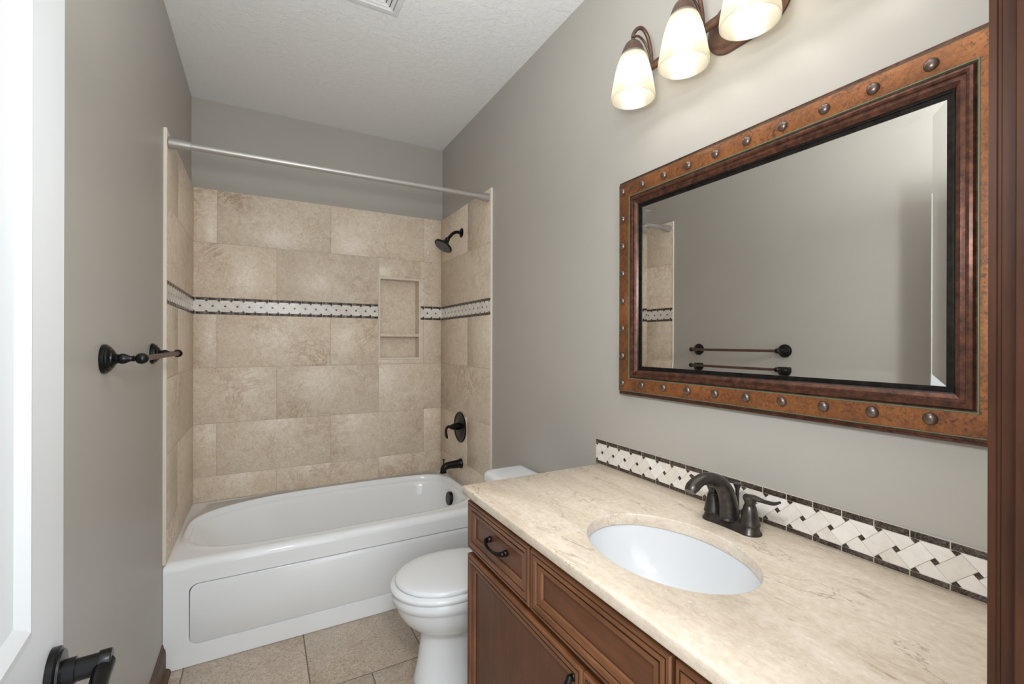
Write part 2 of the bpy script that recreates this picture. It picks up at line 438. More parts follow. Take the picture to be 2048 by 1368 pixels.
mb = MB(); mb.box(-0.12, W + 0.12, -3.15, 0.12, H, H + 0.1)
struct(mb.build('ceiling', [M['ceiling']]))
mb = MB(); mb.box(-0.12, 0, -3.15, 0.0, 0, H); wall_left = struct(mb.build('wall_left', [M['paint']]))
mb = MB(); mb.box(W, W + 0.12, -3.15, 0.0, 0, H); wall_right = struct(mb.build('wall_right', [M['paint']]))
mb = MB()
for r in rect_minus((-0.12, W + 0.12, 0, H), NI): mb.box(r[0], r[1], 0, 0.12, r[2], r[3])
wall_back = struct(mb.build('wall_back', [M['paint']]))
DX0, DX1, DZ = 0.180, 0.965, 2.06     # doorway
mb = MB(); mb.box(0, DX0 - 0.02, -3.15, YF, 0, H); mb.box(DX1 + 0.02, W, -3.15, YF, 0, H); mb.box(DX0 - 0.02, DX1 + 0.02, -3.15, YF, DZ + 0.02, H)
wall_front = struct(mb.build('wall_front', [M['paint']]))

# ---- travertine on the three tub walls (children of their walls)
ZTT = 2.275; MZ0, MZ1 = 1.543, 1.642
ROWS = [(ZTUB, 0.594, 1), (0.594, 0.903, 0), (0.903, 1.230, 1), (1.230, MZ0, 0), (MZ1, 1.962, 1), (1.962, ZTT, 0)]
mapB = lambda u, v, h: (u, -h, v)
mapL = lambda u, v, h: (h, u, v)
mapR = lambda u, v, h: (W - h, u, v)
def tile_wall(wall, mp, u0, u1, joints, hole=None, dots=0.0, mosaic_spans=None):
    g = 0.0009
    mb = MB(); mb.cur = 1
    for r in (rect_minus((u0, u1, ZTUB, ZTT - 0.001), hole) if hole else [(u0, u1, ZTUB, ZTT - 0.001)]):
        slab(mb, mp, (r[0], r[1], max(r[2], ZTUB + 0.001), r[3]), 0.0002, TT - 0.0012, 0, 1)
    for z0, z1, k in ROWS:
        js = [u0] + [j for j in joints[k] if u0 < j < u1] + [u1]
        for a, b in zip(js[:-1], js[1:]):
            mb.sd = random.random()
            rr = (a + g, b - g, z0 + (0.0016 if z0 == ZTUB else g), z1 - g)
            for r in (rect_minus(rr, hole) if hole else [rr]):
                slab(mb, mp, r, 0.002, TT, 0.0006, 0)
    mb.build('tile_panel', [M['trav'], M['grout']], wall)
    for a, b in mosaic_spans:
        w, dk, gr = MB(), MB(), MB()
        slab(gr, mp, (a, b, MZ0 + 0.001, MZ1 - 0.001), 0.004, TT - 0.0004, 0, 0)
        mosaic_pieces(w, w, mp, a, b, (MZ0 + MZ1) / 2, 0.0338, dots, 0.006, TT + 0.0006)
        strip_pieces(dk, mp, a, b, MZ1 - 0.0155, MZ1 - 0.0015, dots - 0.022, 0.006, TT + 0.0008)
        strip_pieces(dk, mp, a, b, MZ0 + 0.0015, MZ0 + 0.0155, dots - 0.022, 0.006, TT + 0.0008)
        band = gr.build('mosaic_band', [M['mgrout']], wall)
        w.build('basket_weave', [M['weave'], M['emp']], band); dk.build('dark_border', [M['emp']], band)
tile_wall(wall_back, mapB, TT, W - TT, {0: (0.127, 0.753, 1.382), 1: (0.440, 1.062)}, NI, 0.044, [(TT, NI[0] - 0.002), (NI[1] + 0.002, W - TT)])
tile_wall(wall_left, mapL, YT, -TT, {0: (-0.540,), 1: ()}, None, -0.041, [(YT, -TT)])
tile_wall(wall_right, mapR, YT, -TT, {0: (-0.498,), 1: ()}, None, -0.041, [(YT, -TT)])
for wall, mp in ((wall_left, mapL), (wall_right, mapR)):
    mb = MB(); slab(mb, mp, (YT - 0.003, YT, 0.452, ZTT), 0.0, TT + 0.0015, 0.0008)
    mb.build('tile_edge_trim', [M['edge']], wall)
# ---- shampoo niche
mb = MB()
x0, x1, z0, z1 = NO
for q in range(5):
    mb.sd = random.random()
    if q == 0: mb.box(x0, x1, ND - 0.006, ND, z0, z1)
    if q == 1: mb.box(NI[0], x0, -TT + 0.001, ND, NI[2], NI[3])
    if q == 2: mb.box(x1, NI[1], -TT + 0.001, ND, NI[2], NI[3])
    if q == 3: mb.box(x0, x1, -TT + 0.001, ND, NI[2], z0)
    if q == 4: mb.box(x0, x1, -TT + 0.001, ND, z1, NI[3])
niche = mb.build('niche', [M['trav']], wall_back)
mb = MB()
sweep_frame(mb, mapB, NI, [(0, TT - 0.001), (0, TT + 0.003), (0.001, TT + 0.004), (0.012, TT + 0.004), (0.013, TT + 0.003), (0.013, TT - 0.002)], [0]*5)
mb.build('niche_frame', [M['edge']], wall_back, bevel=0)
mb = MB(); mb.sd = 0.4; mb.box(x0, x1, -TT - 0.004, ND - 0.006, 1.421, 1.443); mb.build('niche_shelf', [M['trav']], wall_back, bevel=0.0012)

# ---- baseboard and shoe moulding on the left wall
def extrude_y(mb, prof, y0, y1, mi=0):
    mb.rings([[(x, y0, z) for x, z in prof], [(x, y1, z) for x, z in prof]], True, True, True, mi)
mb = MB(); extrude_y(mb, [(0.0003, 0), (0.013, 0), (0.013, 0.085), (0.011, 0.100), (0.006, 0.108), (0.004, 0.122), (0.0003, 0.124)], YF + 0.001, YT - 0.0035)
bb = struct(mb.build('baseboard_left', [M['trimwood']], angle=25))
mb = MB(); extrude_y(mb, [(0.0132, 0.0005)] + [(0.0132 + 0.017 * math.cos(a), 0.0005 + 0.019 * math.sin(a)) for a in [i * PI / 12 for i in range(7)]], YF + 0.001, YT - 0.002)
mb.build('shoe_moulding', [M['trimwood']], bb)

# ---- stained wood doorway lining at the right edge of the picture
mb = MB()
prof = [(DX1 + 0.019, YF - 0.12), (DX1, YF - 0.12), (DX1, YF - 0.052), (DX1 - 0.007, YF - 0.051), (DX1 - 0.008, YF - 0.050), (DX1 - 0.008, YF - 0.0205), (DX1 - 0.007, YF - 0.0195), (DX1, YF - 0.019), (DX1, YF - 0.0095),
        (DX1 + 0.0015, YF - 0.0085), (DX1 + 0.0015, YF - 0.0065), (DX1, YF - 0.0055), (DX1, YF - 0.0002), (DX1 + 0.019, YF - 0.0002)]
mb.rings([[(x, y, 0.002) for x, y in prof], [(x, y, DZ + 0.019) for x, y in prof]], True, True, True)
prof = [(DX0 - 0.019, YF - 0.12), (DX0, YF - 0.12), (DX0, YF - 0.0002), (DX0 - 0.019, YF - 0.0002)]
mb.rings([[(x, y, 0.002) for x, y in prof], [(x, y, DZ + 0.019) for x, y in prof]], True, True, True)
mb.box(DX0, DX1, YF - 0.12, YF - 0.0002, DZ, DZ + 0.019)
jamb = struct(mb.build('trim_1', [M['trimwood_v']], angle=30))

# ---- open white panel door against the left wall, with its lever
DL, DTH = 0.700, 0.035
hinge = Vector((0.1775, -3.041)); ddir = Vector((-0.055, 0.698)).normalized(); dn = Vector((ddir.y, -ddir.x))   # dn points into the room (+x)
def mapD(u, v, h):
    p = hinge + ddir * u + dn * h; return (p.x, p.y, v)
mb = MB()
PZ = [(0.13, 0.835), (1.05, 1.90)]; SW = 0.142
def rectpts(r, h): return [mapD(u, v, h) for u, v in ((r[0], r[2]), (r[1], r[2]), (r[1], r[3]), (r[0], r[3]))]
for side in (0, 1):
    h = 0.0 if side == 0 else -DTH; s = 1 if side == 0 else -1
    for r in ((0, SW, 0.012, 2.03), (DL - SW, DL, 0.012, 2.03), (SW, DL - SW, 0.012, 0.13), (SW, DL - SW, 0.835, 1.05), (SW, DL - SW, 1.90, 2.03)):
        mb.face([mb.vert(p) for p in rectpts(r, h)])
    for z0, z1 in PZ:
        sweep_frame(mb, mapD, (SW, DL - SW, z0, z1), [(0, h), (0.004, h + s*0.004), (0.016, h + s*0.006), (0.022, h + s*0.002), (0.030, h - s*0.004), (0.046, h - s*0.007), (0.052, h - s*0.008)], [0]*6, 0)
for a, b in (((0, 0.012), (DL, 0.012)), ((DL, 0.012), (DL, 2.03)), ((DL, 2.03), (0, 2.03)), ((0, 2.03), (0, 0.012))):
    mb.face([mb.vert(p) for p in (mapD(*a, 0), mapD(*b, 0), mapD(*b, -DTH), mapD(*a, -DTH))])
ORG_D = mapD(0, 0.012, -DTH / 2)
door = struct(mb.build('door_1', [M['door']], angle=20))
hy, hz = DL - 0.060, 0.958
def D3(u, v, h): return Vector(mapD(u, v, h))
dn3 = Vector((dn.x, dn.y, 0)); dd3 = Vector((ddir.x, ddir.y, 0))
mb = MB(); mb.lathe(D3(hy, hz, 0.0005), dn3, [(0.034, 0), (0.034, 0.007), (0.032, 0.0085), (0.0295, 0.009), (0.0290, 0.0115), (0.020, 0.0125), (0.012, 0.0125)], 48)
rose = mb.build('handle_rosette', [M['black']], door)
mb = MB(); mb.lathe(D3(hy, hz, 0.0125), dn3, [(0.0165, 0), (0.0165, 0.012), (0.0135, 0.0125), (0.0135, 0.034), (0.0155, 0.0345), (0.0155, 0.046), (0.0145, 0.0475)], 40)
neck = D3(hy, hz, 0.0125 + 0.040)
path = bez([neck + Vector((0, 0, -0.002)), neck - dd3*0.03 + Vector((0, 0, -0.004)), neck - dd3*0.075 + Vector((0, 0, -0.006)), neck - dd3*0.115 - dn3*0.006 + Vector((0, 0, -0.002))], 8)
mb.tube(path, lerp_list([0.0115, 0.0105, 0.010, 0.008], 8), 20, flat=lerp_list([1, 0.9, 0.85, 0.8], 8))
mb.build('handle_lever', [M['black']], door)

# ------------------------------------------------------------------ ceiling vent
vx0, vx1, vy0, vy1 = 0.568, 0.873, -1.524, -1.219
ven = thing('ceiling_vent', ((vx0+vx1)/2, (vy0+vy1)/2, H), 'white square ceiling air vent with concentric louvres', 'vent')
mapC = lambda u, v, h: (u, v, H - h)
mb = MB(); sweep_frame(mb, mapC, (vx0, vx1, vy0, vy1), [(0, 0.0003), (0, 0.003), (0.002, 0.005), (0.020, 0.008), (0.024, 0.008), (0.026, 0.004), (0.027, 0.0005)], [0]*6)
mb.build('vent_frame', [M['ventw']], ven)
mb = MB(); slab(mb, mapC, (vx0+0.027, vx1-0.027, vy0+0.027, vy1-0.027), 0.0003, 0.0008); mb.build('vent_shade_sheet', [M['dark']], ven)  # flat sheet behind the louvres, the hollow's shade painted as its colour
for k in range(6):
    i0 = 0.030 + k * 0.0185
    mb = MB(); sweep_frame(mb, mapC, (vx0, vx1, vy0, vy1), [(i0, 0.010), (i0 + 0.001, 0.011), (i0 + 0.0135, 0.004), (i0 + 0.0125, 0.003), (i0, 0.010)], [0]*4)
    mb.build('louvre', [M['ventw']], ven)

# ------------------------------------------------------------------ bathtub
tub = thing('bathtub', (W/2, -0.42, 0.0), 'white alcove bathtub with a recessed apron panel below tiled walls', 'bathtub')
TX0, TX1, TY0, TY1 = 0.0012, W - 0.0012, YT, -0.0012
bcx, bcy = 0.762, -0.437; ba, bb_ = 0.712, 0.330
NT_ = 160
def basin(t, ax, ay, cx, cy, nl=2.45, nr=4.6):
    c, s = math.cos(t), math.sin(t); n = nr if c > 0 else (nl if s > 0 else nl + 1.5)
    return (cx + ax * math.copysign(abs(c) ** (2/n), c), cy + ay * math.copysign(abs(s) ** (2/n), s))
ts = [2*PI*(i + 0.5)/NT_ for i in range(NT_)]
open_ring = [basin(t, ba, bb_, bcx, bcy) for t in ts]
def deck_pt(p, x0, x1, y0, y1):
    dx, dy = p[0] - bcx, p[1] - bcy; k = 1e9
    if dx > 1e-9: k = min(k, (x1 - bcx)/dx)
    if dx < -1e-9: k = min(k, (x0 - bcx)/dx)
    if dy > 1e-9: k = min(k, (y1 - bcy)/dy)
    if dy < -1e-9: k = min(k, (y0 - bcy)/dy)
    return [bcx + dx*k, bcy + dy*k]
def deck_ring(x0, x1, y0, y1):
    R = [deck_pt(p, x0, x1, y0, y1) for p in open_ring]
    for cx, cy in ((x0, y0), (x1, y0), (x1, y1), (x0, y1)):
        k = min(range(NT_), key=lambda i: (R[i][0]-cx)**2 + (R[i][1]-cy)**2); R[k] = [cx, cy]
    return R
rings = []
BR = 0.034                                                    # rolled front edge
outer = deck_ring(TX0, TX1, TY0, TY1)
def roll(a):                                                  # quarter-round only on the front side
    R = []
    for x, y in outer:
        if y < TY0 + 1e-4: R.append((x, TY0 + BR * (1 - math.cos(a)), ZTUB - BR + BR * math.sin(a)))
        else: R.append((x, max(y, TY0 + BR * (1 - math.cos(a))), ZTUB - BR + BR * math.sin(a)))
    return R
for k in range(9): rings.append(roll(k * PI / 16))
def oring(d, z, nl=2.45, nr=4.6):
    R = []
    for t in ts:
        x, y = basin(t, ba + d, bb_ + d * 0.9, bcx, bcy, nl, nr)
        k = max(0.0, min(1.0, (math.sin(t) + 0.9) / 1.1)); k = 0.15 + 0.85 * k      # the bead fades out along the front rim
        R.append((x, y, ZTUB + (z - ZTUB) * k if z > ZTUB else z))
    return R
rings += [oring(0.030, ZTUB + 0.0003), oring(0.024, ZTUB + 0.0055), oring(0.018, ZTUB + 0.0135), oring(0.011, ZTUB + 0.0175), oring(0.004, ZTUB + 0.0160), oring(-0.002, ZTUB + 0.009), oring(-0.005, ZTUB - 0.002), oring(-0.0065, ZTUB - 0.012), oring(-0.017, ZTUB - 0.0145), oring(-0.023, ZTUB - 0.022)]
def cl_front(R): return [(x, max(y, TY0 + BR + 0.001), z) for x, y, z in R]
rings[9:] = [cl_front(R) for R in rings[9:]]
for f, z in ((0.12, 0.40), (0.30, 0.33), (0.52, 0.24), (0.72, 0.16), (0.84, 0.115), (0.93, 0.088), (1.0, 0.078)):
    xl = 0.062 + 0.335 * f; xr = 1.456 - 0.068 * f; yf = -0.752 + 0.105 * f; yb = -0.122 - 0.095 * f
    rings.append([(*basin(t, (xr-xl)/2, (yb-yf)/2, (xl+xr)/2, (yf+yb)/2, 2.5, 4.2), z) for t in ts])
rings.append([(0.85 + (p[0]-0.85)*0.85, -0.43 + (p[1]+0.43)*0.8, 0.074) for p in rings[-1]])
rings.append([(0.85 + (p[0]-0.85)*0.3, -0.43 + (p[1]+0.43)*0.3, 0.071) for p in rings[-1]])
mb = MB(); mb.rings(rings, True, False, True)
# sides down to the floor behind the apron
body = mb.build('tub_body', [M['acrylic']], tub, angle=60)
# apron with recessed panel
def rr_ring(x0, x1, z0, z1, r, y, n=10):
    P = []
    for cx, cz, a0 in ((x0+r, z0+r, PI), (x1-r, z0+r, 1.5*PI), (x1-r, z1-r, 0), (x0+r, z1-r, 0.5*PI)):
        for i in range(n + 1):
            a = a0 + 0.5*PI*i/n; P.append((cx + r*math.cos(a), y, cz + r*math.sin(a)))
    return P
mb = MB(); PX0, PX1, PZ0, PZ1 = 0.090, 1.434, 0.086, 0.349
def recess(ring, dt, dbm):
    zr = PZ1 - PZ0; return [(x, YT + dbm + (dt - dbm) * max(0, min(1, (z - PZ0)/zr)), z) for x, y, z in ring]
mb.rings([[(x, YT + 0.05, z) for x, y, z in rr_ring(TX0, TX1, 0.001, ZTUB - BR, 0.0005, YT)],
          rr_ring(TX0, TX1, 0.001, ZTUB - BR, 0.0005, YT), rr_ring(PX0, PX1, PZ0, PZ1, 0.036, YT),
          recess(rr_ring(PX0 + 0.0008, PX1 - 0.0008, PZ0 + 0.0008, PZ1 - 0.0008, 0.0352, YT), 0.004, 0.002),
          recess(rr_ring(PX0 + 0.001, PX1 - 0.001, PZ0 + 0.001, PZ1 - 0.001, 0.035, YT), 0.020, 0.016)], True, False, False)
apron = mb.build('apron', [M['acrylic']], tub, angle=40)
mb = MB(); mb.rings([recess(rr_ring(PX0 + 0.0032, PX1 - 0.0032, PZ0 + 0.0026, PZ1 - 0.0065, 0.033, YT), 0.020, 0.016),
                     recess(rr_ring(PX0 + 0.0034, PX1 - 0.0034, PZ0 + 0.0028, PZ1 - 0.0068, 0.033, YT), 0.0085, 0.0035),
                     recess(rr_ring(PX0 + 0.0060, PX1 - 0.0060, PZ0 + 0.0050, PZ1 - 0.0095, 0.031, YT), 0.0065, 0.0015)], True, False, True)
mb.build('apron_panel', [M['acrylic']], tub, angle=60)
mb = MB(); mb.lathe((1.464, -0.40, 0.364), (-1, 0, 0.10), [(0.039, 0), (0.039, 0.018), (0.036, 0.020), (0.036, 0.023), (0.042, 0.024), (0.042, 0.040), (0.040, 0.043), (0.012, 0.044)], 40)
mb.build('overflow_cover', [M['black']], tub)
mb = MB(); mb.lathe((1.24, -0.40, 0.0725), (0, 0, 1), [(0.036, 0), (0.036, 0.004), (0.030, 0.006), (0.024, 0.006)], 32); mb.build('drain', [M['black']], tub)

# ------------------------------------------------------------------ shower and tub fittings on the right tiled wall
XR = W - TT - 0.0009
sh = thing('wall_shower', (XR, -0.40, 2.105), 'black bell shower head on a bent arm high on the tiled wall', 'shower head')
mb = MB(); mb.lathe((XR, -0.40, 2.105), (-1, 0, 0), [(0.031, 0), (0.031, 0.003), (0.027, 0.007), (0.014, 0.011), (0.0105, 0.013)], 32); mb.build('flange', [M['black']], sh)
mb = MB(); mb.tube(bez([(XR - 0.010, -0.40, 2.105), (1.478, -0.40, 2.106), (1.452, -0.40, 2.094), (1.430, -0.40, 2.070), (1.412, -0.40, 2.049)], 8), 0.0105, 16); mb.build('arm', [M['black']], sh)
hd = Vector((-0.55, -0.10, -0.83)).normalized(); h0 = Vector((1.416, -0.40, 2.054))
mb = MB(); mb.lathe(h0, hd, [(0.012, -0.004), (0.016, 0), (0.016, 0.010), (0.014, 0.013), (0.019, 0.018), (0.022, 0.028), (0.029, 0.038), (0.043, 0.048), (0.058, 0.055), (0.062, 0.058), (0.062, 0.063), (0.058, 0.066), (0.053, 0.066)], 40)
hp = mb.build('spray_head', [M['black']], sh)
mb = MB(); mb.lathe(h0, hd, [(0.052, 0.0655), (0.050, 0.068), (0.034, 0.069), (0.032, 0.067), (0.016, 0.067), (0.014, 0.070), (0.002, 0.070)], 40); mb.build('spray_face', [M['spray']], hp)

va = thing('shower_valve', (XR, -0.387, 0.822), 'black round shower valve with lever handle above the tub spout', 'shower valve')
mb = MB(); mb.lathe((XR, -0.387, 0.822), (-1, 0, 0), [(0.101, 0), (0.101, 0.004), (0.097, 0.008), (0.086, 0.009), (0.080, 0.006), (0.050, 0.011), (0.026, 0.014)], 56); mb.build('escutcheon', [M['black']], va)
mb = MB(); mb.lathe((XR - 0.010, -0.387, 0.828), (-1, 0, 0), [(0.024, 0), (0.024, 0.026), (0.022, 0.027), (0.022, 0.040), (0.017, 0.042), (0.017, 0.054), (0.012, 0.058), (0.009, 0.066)], 32)
mb.tube(bez([(1.447, -0.387, 0.829), (1.428, -0.387, 0.832), (1.414, -0.390, 0.822), (1.409, -0.393, 0.798), (1.413, -0.396, 0.772), (1.418, -0.397, 0.757)], 6), lerp_list([0.008, 0.009, 0.0085, 0.008, 0.009, 0.004], 6), 16); mb.build('lever_handle', [M['black']], va)

sp = thing('tub_spout', (XR, -0.403, 0.585), 'black tub spout with pull-up diverter just over the tub rim', 'tub spout')
mb = MB(); mb.lathe((XR, -0.403, 0.586), (-1, 0, -0.02), [(0.033, 0), (0.033, 0.004), (0.030, 0.010), (0.028, 0.016)], 32)
mb.tube(bez([(XR - 0.012, -0.403, 0.586), (1.465, -0.403, 0.584), (1.425, -0.403, 0.583), (1.402, -0.403, 0.577), (1.390, -0.403, 0.562), (1.387, -0.403, 0.546)], 8), lerp_list([0.0285, 0.026, 0.0235, 0.0225, 0.020, 0.019], 8), 24, ref=(0, 1, 0))
mb.lathe((1.387, -0.403, 0.547), (0, 0, -1), [(0.0195, 0), (0.0215, 0.002), (0.0215, 0.007), (0.019, 0.009)], 24)
mb.build('spout_body', [M['black']], sp)
mb = MB(); mb.lathe((1.391, -0.403, 0.594), (0, 0, 1), [(0.0035, 0), (0.0035, 0.018), (0.005, 0.024), (0.0085, 0.031), (0.0085, 0.033), (0.004, 0.034)], 20); mb.build('diverter_knob', [M['black']], sp)

# ------------------------------------------------------------------ shower curtain rod
rod = thing('shower_curtain_rod', (W/2, -0.803, 2.225), 'brushed nickel shower curtain rod spanning the tub opening', 'curtain rod')
zr = 2.226
mb = MB(); mb.lathe((0.085, -0.803, zr), (1, 0, 0), [(0.0155, 0), (0.0155, 0.43), (0.0145, 0.4301)], 24); mb.build('tube', [M['nickel']], rod)
mb = MB(); mb.lathe((0.514, -0.803, zr), (1, 0, 0), [(0.0142, 0), (0.0142, 0.94)], 24); mb.build('inner_tube', [M['nickel']], rod)
for x, s in ((TT + 0.002, 1), (W - TT - 0.002, -1)):
    mb = MB(); mb.lathe((x, -0.803, zr), (s, 0, 0), [(0.0245, 0), (0.025, 0.004), (0.0185, 0.070), (0.0185, 0.078), (0.0155, 0.0785)], 32); mb.build('end_cap', [M['nickel']], rod)

# ------------------------------------------------------------------ towel bar
tb = thing('towel_bar', (0.0, -1.355, 1.34), 'black towel bar with turned posts on the left wall', 'towel bar')
def post(y):
    mb = MB(); mb.lathe((0.0006, y, 1.339), (1, 0, 0), [(0.0375, 0), (0.0385, 0.003), (0.0375, 0.009), (0.034, 0.0105), (0.0335, 0.014), (0.029, 0.018), (0.0245, 0.019), (0.0235, 0.022), (0.016, 0.026), (0.0125, 0.028), (0.0125, 0.031), (0.0115, 0.0315)], 48)
    f = mb.build('post_flange', [M['black']], tb)
    mb = MB(); mb.lathe((0.031, y, 1.339), (1, 0, 0), [(0.0105, 0), (0.0130, 0.004), (0.0142, 0.009), (0.0125, 0.016), (0.0085, 0.023), (0.0068, 0.029), (0.0080, 0.0305), (0.0080, 0.033), (0.0065, 0.034), (0.0065, 0.036), (0.0105, 0.038), (0.0138, 0.043), (0.0148, 0.049), (0.0138, 0.055), (0.0105, 0.060), (0.005, 0.0635), (0.0005, 0.0645)], 32)
    mb.build('post', [M['black']], tb); return f
post(-1.650); post(-1.061)
mb = MB(); mb.lathe((0.080, -1.640, 1.339), (0, 1, 0), [(0.0082, 0), (0.0082, 0.572)], 20); mb.build('bar', [M['rust']], tb)

# ------------------------------------------------------------------ toilet
TYC = -1.392
to = thing('toilet', (1.2, TYC, 0.0), 'white two-piece toilet with closed lid between tub and vanity', 'toilet')
def egg(xf, xb, hw, z, n=56, e=2.0, eb=2.6):
    """plan outline: front tip xf (towards the room), back xb"""
    xm = xf + (xb - xf) * 0.47; P = []
    for i in range(n):
        t = 2*PI*i/n; c, s = math.cos(t), math.sin(t)
        k = e if c < 0 else eb; a = (xm - xf) if c < 0 else (xb - xm)
        P.append((xm + a*math.copysign(abs(c)**(2/k), c), TYC + hw*math.copysign(abs(s)**(2/k), s), z))
    return P
mb = MB()
mb.rings([egg(0.905, 1.36, 0.122, 0.0008), egg(0.903, 1.36, 0.123, 0.02), egg(0.910, 1.35, 0.113, 0.045), egg(0.921, 1.34, 0.104, 0.10), egg(0.929, 1.33, 0.100, 0.16), egg(0.932, 1.33, 0.101, 0.205), egg(0.926, 1.33, 0.108, 0.218),
          egg(0.892, 1.33, 0.140, 0.240), egg(0.862, 1.33, 0.160, 0.270), egg(0.840, 1.32, 0.173, 0.305), egg(0.829, 1.32, 0.180, 0.335), egg(0.826, 1.32, 0.1825, 0.345), egg(0.819, 1.32, 0.187, 0.350), egg(0.816, 1.32, 0.190, 0.366), egg(0.817, 1.32, 0.190, 0.383), egg(0.823, 1.32, 0.186, 0.390)], True, True, True)
mb.build('bowl', [M['porcelain']], to, angle=50)
mb = MB(); mb.rings([egg(0.815, 1.285, 0.188, 0.3915), egg(0.810, 1.287, 0.192, 0.395), egg(0.809, 1.287, 0.193, 0.404), egg(0.813, 1.285, 0.190, 0.4105), egg(0.826, 1.28, 0.181, 0.4140)], True, True, True)
mb.build('seat', [M['seat']], to, angle=50)
mb = MB(); mb.rings([egg(0.834, 1.276, 0.175, 0.4165), egg(0.830, 1.279, 0.178, 0.4190), egg(0.829, 1.279, 0.1785, 0.426), egg(0.832, 1.278, 0.176, 0.4315), egg(0.841, 1.272, 0.169, 0.4350), egg(0.880, 1.25, 0.138, 0.4380), egg(0.96, 1.2, 0.08, 0.4395)], True, True, True)
mb.build('lid', [M['seat']], to, angle=50)
for s in (-1, 1):
    mb = MB(); mb.box(1.268, 1.298, TYC + s*0.075 - 0.018, TYC + s*0.075 + 0.018, 0.392, 0.432); mb.build('hinge', [M['seat']], to, bevel=0.006)
def rrect(x0, x1, y0, y1, r, z, n=8, rb=None):
    P = []
    for cx, cy, a0, q in ((x0, y0, PI, r), (x1, y0, 1.5*PI, rb or r), (x1, y1, 0, rb or r), (x0, y1, 0.5*PI, r)):
        sx = 1 if cx == x0 else -1; sy = 1 if cy == y0 else -1
        for i in range(n + 1):
            a = a0 + 0.5*PI*i/n; P.append((cx + sx*q + q*math.cos(a), cy + sy*q + q*math.sin(a), z))
    return P
mb = MB(); mb.rings([rrect(1.335, 1.50, TYC-0.165, TYC+0.165, 0.03, 0.375), rrect(1.325, 1.505, TYC-0.172, TYC+0.172, 0.035, 0.40), rrect(1.305, 1.507, TYC-0.182, TYC+0.182, 0.04, 0.725)], True, True, True)
mb.build('tank', [M['porcelain']], to, angle=50)
mb = MB(); mb.box(1.27, 1.45, TYC-0.11, TYC+0.11, 0.30, 0.385); mb.build('tank_platform', [M['porcelain']], to, bevel=0.02, seg=4)
def lidr(d, z): return rrect(1.288 + d, 1.514 - d, TYC-0.195+d, TYC+0.195-d, 0.045, z, 8, 0.012)
mb = MB(); mb.rings([lidr(0.006, 0.726), lidr(0.0, 0.731), lidr(0.0, 0.752), lidr(0.004, 0.763), lidr(0.013, 0.769), lidr(0.03, 0.771)], True, True, True)
mb.build('tank_lid', [M['porcelain']], to, angle=50)
mb = MB(); mb.lathe((1.303, TYC+0.12, 0.67), (-1, 0, 0), [(0.012, 0), (0.012, 0.008), (0.008, 0.012)], 20)
mb.tube([(1.295, TYC+0.12, 0.67), (1.290, TYC+0.09, 0.667), (1.290, TYC+0.05, 0.662)], [0.006, 0.006, 0.007], 12); mb.build('flush_lever', [M['nickel']], to)

# ------------------------------------------------------------------ vanity cabinet
VY0, VY1 = -3.026, -1.808
XFR = 0.955                                            # face of the doors and drawer fronts
va_ = thing('vanity_cabinet', (1.24, (VY0+VY1)/2, 0.0), 'brown stained maple vanity cabinet with raised mouldings under the marble top', 'vanity cabinet')
mb = MB()
mb.box(0.977, W - 0.001, VY1 - 0.018, VY1, 0.001, 0.8805)         # end panel
mb.box(0.977, W - 0.001, VY0, VY0 + 0.018, 0.001, 0.8805)
mb.box(1.05, 1.065, VY0 + 0.018, VY1 - 0.018, 0.001, 0.10)          # toe kick
mb.box(0.977, W - 0.001, VY0 + 0.018, VY1 - 0.018, 0.10, 0.118)
mb.box(0.977, 0.995, VY0 + 0.018, VY1 - 0.018, 0.865, 0.8805)
mb.box(0.977, 0.995, VY0 + 0.018, VY1 - 0.018, 0.68, 0.73)
for y in (-2.206, -2.663): mb.box(0.977, 0.995, y - 0.02, y + 0.02, 0.73, 0.865)
mb.box(0.977, 0.995, -2.4425, -2.4025, 0.118, 0.68)
mb.build('carcass', [M['wood_v']], va_, bevel=0.001)
mapV = lambda u, v, h: (XFR + 0.020 - h, u, v)          # h: 0 at back of the front, 0.020 its face
FR = [(0, 0), (0, 0.017), (0.003, 0.020), (0.009, 0.020), (0.0095, 0.0185), (0.0115, 0.0185), (0.012, 0.020), (0.022, 0.020), (0.026, 0.0165), (0.0268, 0.0150), (0.0282, 0.0150), (0.029, 0.0165), (0.043, 0.0140), (0.0455, 0.0095), (0.0470, 0.0080)]
FM = [(0,1), (0,1), (0,1), 3, 3, 3, (0,1), (0,1), 3, 3, 3, (0,1), (0,1), 3]
def front(rect, name, panel):
    mb = MB(); sweep_frame(mb, mapV, rect, FR, FM, 2)
    mb.face([mb.vert(mapV(u, v, 0)) for u, v in ((rect[0], rect[2]), (rect[0], rect[3]), (rect[1], rect[3]), (rect[1], rect[2]))])
    return mb.build(name, [M['wood_h'], M['wood_v'], M[panel], M['glaze']], va_, angle=25)
def pull(parent, cy, cz, vertical=False):
    mb = MB(); c = 0.051; X = XFR + 0.0115
    def P(a, out, dz=0.0): return (X - out, cy, cz - a + 0) if vertical else (X - out, cy + a, cz + dz)
    for s in (-1, 1):
        mb.lathe(P(s*c, 0), (-1, 0, 0), [(0.0085, 0), (0.0095, 0.003), (0.0085, 0.008), (0.006, 0.012)], 20)
    pts = [P(-c, 0.008), P(-c, 0.016, -0.001), P(-c*0.78, 0.024, -0.004), P(-c*0.4, 0.0285, -0.006), P(0, 0.029, -0.007), P(c*0.4, 0.0285, -0.006), P(c*0.78, 0.024, -0.004), P(c, 0.016, -0.001), P(c, 0.008)]
    mb.tube(bez(pts, 6), lerp_list([0.007, 0.008, 0.0062, 0.0045, 0.0042, 0.0045, 0.0062, 0.008, 0.007], 6), 16)
    return mb.build('pull', [M['pull']], parent)
